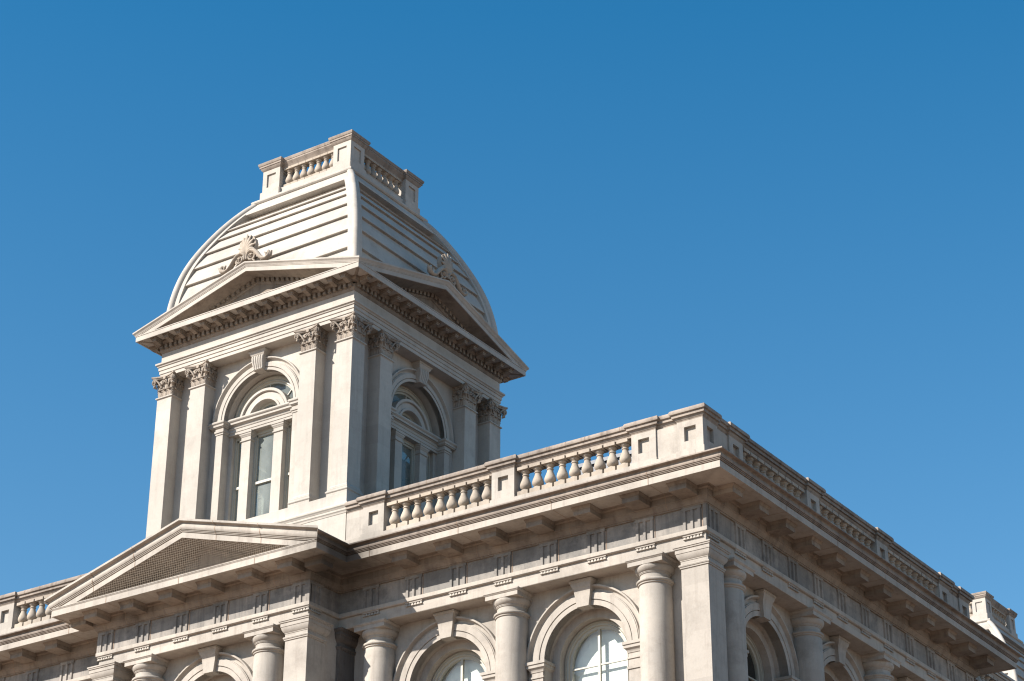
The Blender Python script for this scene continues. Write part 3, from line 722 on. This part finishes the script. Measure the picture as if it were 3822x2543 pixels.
md.loft([[(-.08, -4.69, 10.405), (.08, -4.69, 10.405), (.08, -4.67, 10.36), (-.08, -4.67, 10.36)], [(-.08, -4.55, 10.405), (.08, -4.55, 10.405), (.08, -4.52, 10.345), (-.08, -4.52, 10.345)], [(-.08, -4.38, 10.405), (.08, -4.38, 10.405), (.08, -4.38, 10.30), (-.08, -4.38, 10.30)]])
md.box(-.128, .128, -4.735, -4.36, 10.455, 10.506)
mod_me = md.mesh('modillion', MD)
RKT = [(-.68, .02), (-.045, .02), (-.04, 0), (-.004, 0), (-.004, .155), (.012, .16), (.012, .185), (.025, .19), (.03, .21), (.055, .245), (.085, .27), (.09, .275), (.09, .325), (-1.25, .345)]
tp = MB(); raking(tp, 4.82, 11.784, 10.478, RKT, -4.82); tped_me = tp.mesh('tower_pediment', MT)
ty_ = MB(); ty_.add([(-4.4, -4.16, 10.72), (4.4, -4.16, 10.72), (0, -4.16, 11.95)], [(0, 1, 2)])
raking(ty_, 4.82, 11.784, 10.478, [(-.68, -.20), (-.63, -.20), (-.615, -.17), (-.60, -.165), (-.60, .0), (-.50, .0), (-.48, .04), (-.68, .04)], -4.82)
sl = (11.784-10.478)/4.82
for i in range(34):
    u = -3.55+i*7.1/33; z = 11.784-sl*abs(u)
    if abs(u) > .06: ty_.add([(u+dx, y, z+dz-sl*(abs(u+dx)-abs(u))) for dx in (-.06, .06) for y in (-4.31, -4.2) for dz in (-.155, -.01)], [(0, 1, 3, 2), (4, 6, 7, 5), (0, 4, 5, 1), (2, 3, 7, 6), (0, 2, 6, 4), (1, 5, 7, 3)])
raking(ty_, 4.82, 11.784, 10.478, [(-.70, .004), (-.05, .004), (-.05, .019), (-.70, .019)], -4.82)
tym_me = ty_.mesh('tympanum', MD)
# acroterion: palmette between two running scrolls
ac = MB()
def along(pts, rad, flat=1.0, n=8): ac.tube(pts, rad, n, flat)
for i in range(-4, 5):
    a = i*PI/2/4.3; L = .80-.035*abs(i)**1.35; pts = []; rad = []
    for k in range(9):
        t = k/8; b = a*(.35+.65*t)
        pts.append((L*t*math.sin(b)*.62, -.05-.06*math.sin(PI*t)-.10*max(0, t-.7), .27+L*t*math.cos(b*.92)))
        rad.append(.022+.058*math.sin(PI*min(1, .12+.85*t))*(1 if t < .9 else .8))
    along(pts, rad, .8)
bp_ = [(-.12, .22), (-.30, .45), (-.36, .68), (-.30, .88), (-.16, 1.0), (0, 1.04), (.16, 1.0), (.30, .88), (.36, .68), (.30, .45), (.12, .22)]
ac.loft([[(x, -.05, z) for x, z in bp_], [(x*.92, .14, z) for x, z in bp_]])
for sx in (-1, 1):
    sp = spiral(sx*.24, .155, .165, 1.75, -.08, PI/2 if sx > 0 else PI/2, sx*-1, 34, .03)[::-1]
    tail = [(sx*.05, -.08, .10), (sx*.045, -.08, .22), (sx*.10, -.08, .335), (sx*.22, -.09, .375), (sx*.36, -.09, .33), (sx*.50, -.09, .20), (sx*.63, -.09, .03), (sx*.76, -.09, -.09), (sx*.90, -.09, -.12), (sx*1.02, -.09, -.06), (sx*1.06, -.09, .05), (sx*1.0, -.09, .12), (sx*.94, -.09, .08)]
    along(sp, [.028]*10+[.04]*25, 1.3); along(tail, [.05, .055, .06, .065, .075, .08, .075, .07, .07, .075, .07, .05, .03], 1.4)
    along([(sx*.98, -.09, -.10), (sx*1.10, -.10, -.02), (sx*1.16, -.12, .10)], [.06, .05, .02], 1.2)
    along([(sx*.93, -.09, -.06), (sx*.90, -.11, .06), (sx*.84, -.12, .12)], [.05, .04, .02], 1.2)
    along([(sx*.24, -.12, .155), (sx*.30, -.14, .20), (sx*.26, -.13, .24)], [.05, .05, .02])
    along([(sx*.40, -.09, .22), (sx*.40, -.11, .08), (sx*.34, -.11, .0), (sx*.42, -.1, -.08)], [.03, .04, .04, .03])
ac.loft([[(-.52, -.02, -.13), (0, -.02, .0), (.52, -.02, -.13), (.45, -.02, .12), (0, -.02, .30), (-.45, -.02, .12)], [(-.52, .10, -.13), (0, .10, .0), (.52, .10, -.13), (.45, .10, .12), (0, .10, .30), (-.45, .10, .12)]])
acro_me = ac.mesh('acroterion', MBAL, 45)
# window surround of the tower
TAV = [(1.94, .12), (1.94, -.11), (1.93, -.135), (1.895, -.135), (1.88, -.11), (1.865, -.06), (1.84, -.02), (1.805, -.005), (1.78, -.02), (1.77, -.07), (1.75, -.075), (1.74, -.10), (1.60, -.095), (1.595, -.05), (1.575, -.05), (1.57, -.085), (1.485, -.08), (1.48, -.075), (1.48, .12)]
sa = MB()
t = MB(); t.arch(TAV, 0, TZS); t.archjamb([(1.48, -.075), (1.48, .70)], 0, TZS, 2.96)
TI = [(0, 6.56), (.03, 6.56), (.03, 6.63), (.012, 6.64), (.012, 6.80), (.04, 6.81), (.05, 6.835), (.075, 6.84), (.075, 6.91), (.09, 6.92), (.115, 6.945), (.12, 6.99), (.10, 7.02), (-.2, 7.03), (-.2, 6.56)]
for sx in (-1, 1):
    p = [(sx*1.95, .1), (sx*1.95, -.09), (sx*1.48, -.09), (sx*1.48, .30)]
    p2 = [(sx*1.78, .1), (sx*1.78, -.075), (sx*1.475, -.075), (sx*1.475, .30)]
    t.sweep(p if sx < 0 else p[::-1], [(o, z) for o, z in TI if z > 6.79 or o < 0]+[]); t.sweep(p2 if sx < 0 else p2[::-1], [(0, 6.78), (.02, 6.775), (.02, 6.70), (.05, 6.70), (.05, 6.63), (.02, 6.62), (.02, 6.56), (-.15, 6.56), (-.15, 6.78)])
    x0, x1 = sorted((sx*1.775, sx*1.485)); t.box(x0, x1, -.072, .1, 2.96, 6.78)
tsur_me = None
tsm = MB(); tsm.merge(t, Matrix.Translation((0, -WH, 0))); tsur_me = tsm.mesh('arch_surround', MT)
kk = MB()
prf = [(-.34, 9.178, .36), (-.34, 9.13, .36), (-.31, 9.10, .33), (-.30, 9.04, .30), (-.27, 9.0, .27), (-.25, 8.97, .255), (-.27, 8.90, .25), (-.26, 8.75, .23), (-.20, 8.55, .20), (-.23, 8.47, .19)]
kk.loft([[(-hw, y-WH, z), (hw, y-WH, z), (hw, .1-WH, z), (-hw, .1-WH, z)] for y, z, hw in prf])
for i in range(5):
    f = (i-2)/2.0
    kk.tube([(f*hw*.82, y-WH+.004, z) for y, z, hw in prf[5:]], [.040, .042, .042, .038, .03], 8)
tkey_me = kk.mesh('keystone', MT)
# Serlian screen inside the arch
sc = MB()
YS = .19-WH
sc.loft([[(u, YS-o, z) for o, z in [(-.30, 6.55), (0, 6.55), (0, 6.63), (.02, 6.64), (.02, 6.74), (.04, 6.75), (.05, 6.78), (.0, 6.79), (.0, 6.87), (.03, 6.88), (.05, 6.90), (.10, 6.905), (.10, 6.975), (.12, 6.985), (.15, 7.03), (.15, 7.06), (.12, 7.10), (-.30, 7.11)]] for u in (-1.48, 1.48)])
for x in (-.685, .685):
    sc.box(x-.192, x+.192, YS+.012, YS+.36, 2.96, 6.4)
    t = MB(); t.square([(.15, 6.20), (.205, 6.20), (.225, 6.215), (.225, 6.25), (.20, 6.26), (.20, 6.36), (.215, 6.37), (.225, 6.40), (.25, 6.43), (.255, 6.48), (.275, 6.485), (.275, 6.55), (.15, 6.552)]); sc.merge(t, Matrix.Translation((x, YS+.20, 0)))
for sx in (-1, 1):
    x0, x1 = sorted((sx*1.48, sx*1.33)); sc.box(x0, x1, YS+.08, YS+.36, 2.96, 6.55)
sc.arch([(1.05, .35), (1.05, 0), (1.04, -.012), (.96, -.012), (.945, .005), (.94, .07), (.90, .085), (.90, .055), (.73, .06), (.73, .02), (.715, .012), (.655, .012), (.645, .03), (.645, .35)], 0, 6.90)
scr = MB(); scr.merge(MB().merge(sc)); 
sc2 = MB()
for p in sc.v: sc2.v.append(p)
sc2.f = list(sc.f)
# the arch rings above were built at y around 0: shift them to the screen
na = 37*14
sc2.v = sc2.v[:-na]+[(x, y+YS, z) for x, y, z in sc2.v[-na:]]
tscr_me = sc2.mesh('window_screen', MT)
fr = MB(); YW = .42-WH
t = MB(); t.arch([(1.485, .0), (1.44, -.01), (1.43, -.05), (1.39, -.06), (1.37, -.02), (1.33, 0), (1.31, -.03), (1.27, -.03), (1.25, .03), (1.20, .04), (1.20, .12), (1.485, .12)], 0, TZS, closed_sec=True)
t.arch([(.645, -.02), (.60, -.03), (.58, .02), (.52, .03), (.50, .06), (.50, .12), (.645, .12)], 0, 6.95)
for a in (40, 90, 140):
    c_, s_ = math.cos(math.radians(a)), math.sin(math.radians(a))
    t.tube([(1.0*c_, .06, 6.95+1.0*s_), (1.24*c_, .06, TZS+1.24*s_)], .028, 6)
for x0, x1 in ((-1.335, -.875), (-.495, .495), (.875, 1.335)):
    for xa, xb in ((x0, x0+.07), (x1-.07, x1)): t.box(xa, xb, -.02, .12, 2.97, 6.55); 
    for xa, xb in ((x0+.07, x0+.115), (x1-.115, x1-.07)): t.box(xa, xb, .02, .12, 2.97, 6.50)
    t.box(x0, x1, -.018, .12, 6.43, 6.555); t.box(x0+.07, x1-.07, .02, .12, 6.36, 6.43)
    t.box(x0+.06, x1-.06, .0, .11, 4.66, 4.745); t.box(x0, x1, -.01, .12, 2.97, 3.2)
fr.merge(t, Matrix.Translation((0, YW, 0))); tfr_me = fr.mesh('window_frame', MW)
tg = MB(); tg.archdisc(0, TZS, 2.97, 1.45, YW+.075); tgl_me = tg.mesh('glass_pane', MGT)

def tower(cx, cy, full):
    pv = (cx, cy)
    def p(name, me, parent=B, rot=0.0, loc=(0, 0, 0), label=None): return put(name, me, parent, loc, rot, pv, label)
    p('tower_base', tbase_me); tw = p('tower_wall', twall_me); p('interior', tin_me, tw)
    te_ = p('tower_entablature', tent_me); p('bed_moulding', tbed_me, te_); p('cornice', tcor_me, te_)
    rf_ = p('tower_roof', dome_me)
    for f in range(4): p('roof_rib', rib_me, rf_, f*R90)
    cb_ = p('crown_balustrade', crail_me); p('coping', ccop_me, cb_)
    for f in range(4):
        p('crown_pier', crown_me, cb_, f*R90, (1.61, -1.61, 0)); p('pier_cap', ccap_me, cb_, f*R90, (1.61, -1.61, 0))
        for i in range(7): p('baluster', tb_me, cb_, f*R90, (-1.0+i*.3333, -1.70, 16.845))
    if full:
        for f in (0, 1):
            for i in range(N): p('dentil', dent_me, te_, f*R90, (-4.18+(i+.5)*8.36/N, 0, 0))
    for f in range(4):
        pd = p('tower_pediment', tped_me, B, f*R90); p('tympanum', tym_me, pd, f*R90)
        p('acroterion', acro_me, pd, f*R90, (0, -4.76, 12.10))
        if not full: continue
        for i in range(16): p('modillion', mod_me, te_, f*R90, (-4.09+i*8.18/15, 0, 0))
        a = p('arch_surround', tsur_me, B, f*R90); p('keystone', tkey_me, a, f*R90)
        wv = p('tower_window', tscr_me, B, f*R90); p('frame', tfr_me, wv, f*R90); p('glass_pane', tgl_me, wv, f*R90)
        for x in (-2.37, 2.37, 3.8625):
            pl_ = p('tower_pilaster', pil_me, B, f*R90, (x, -3.8625, 0)); p('capital', tcap_me, pl_, f*R90, (x, -3.8625, 8.395))
tower(TX, TY, True)
tower(TX, 60.57, False)
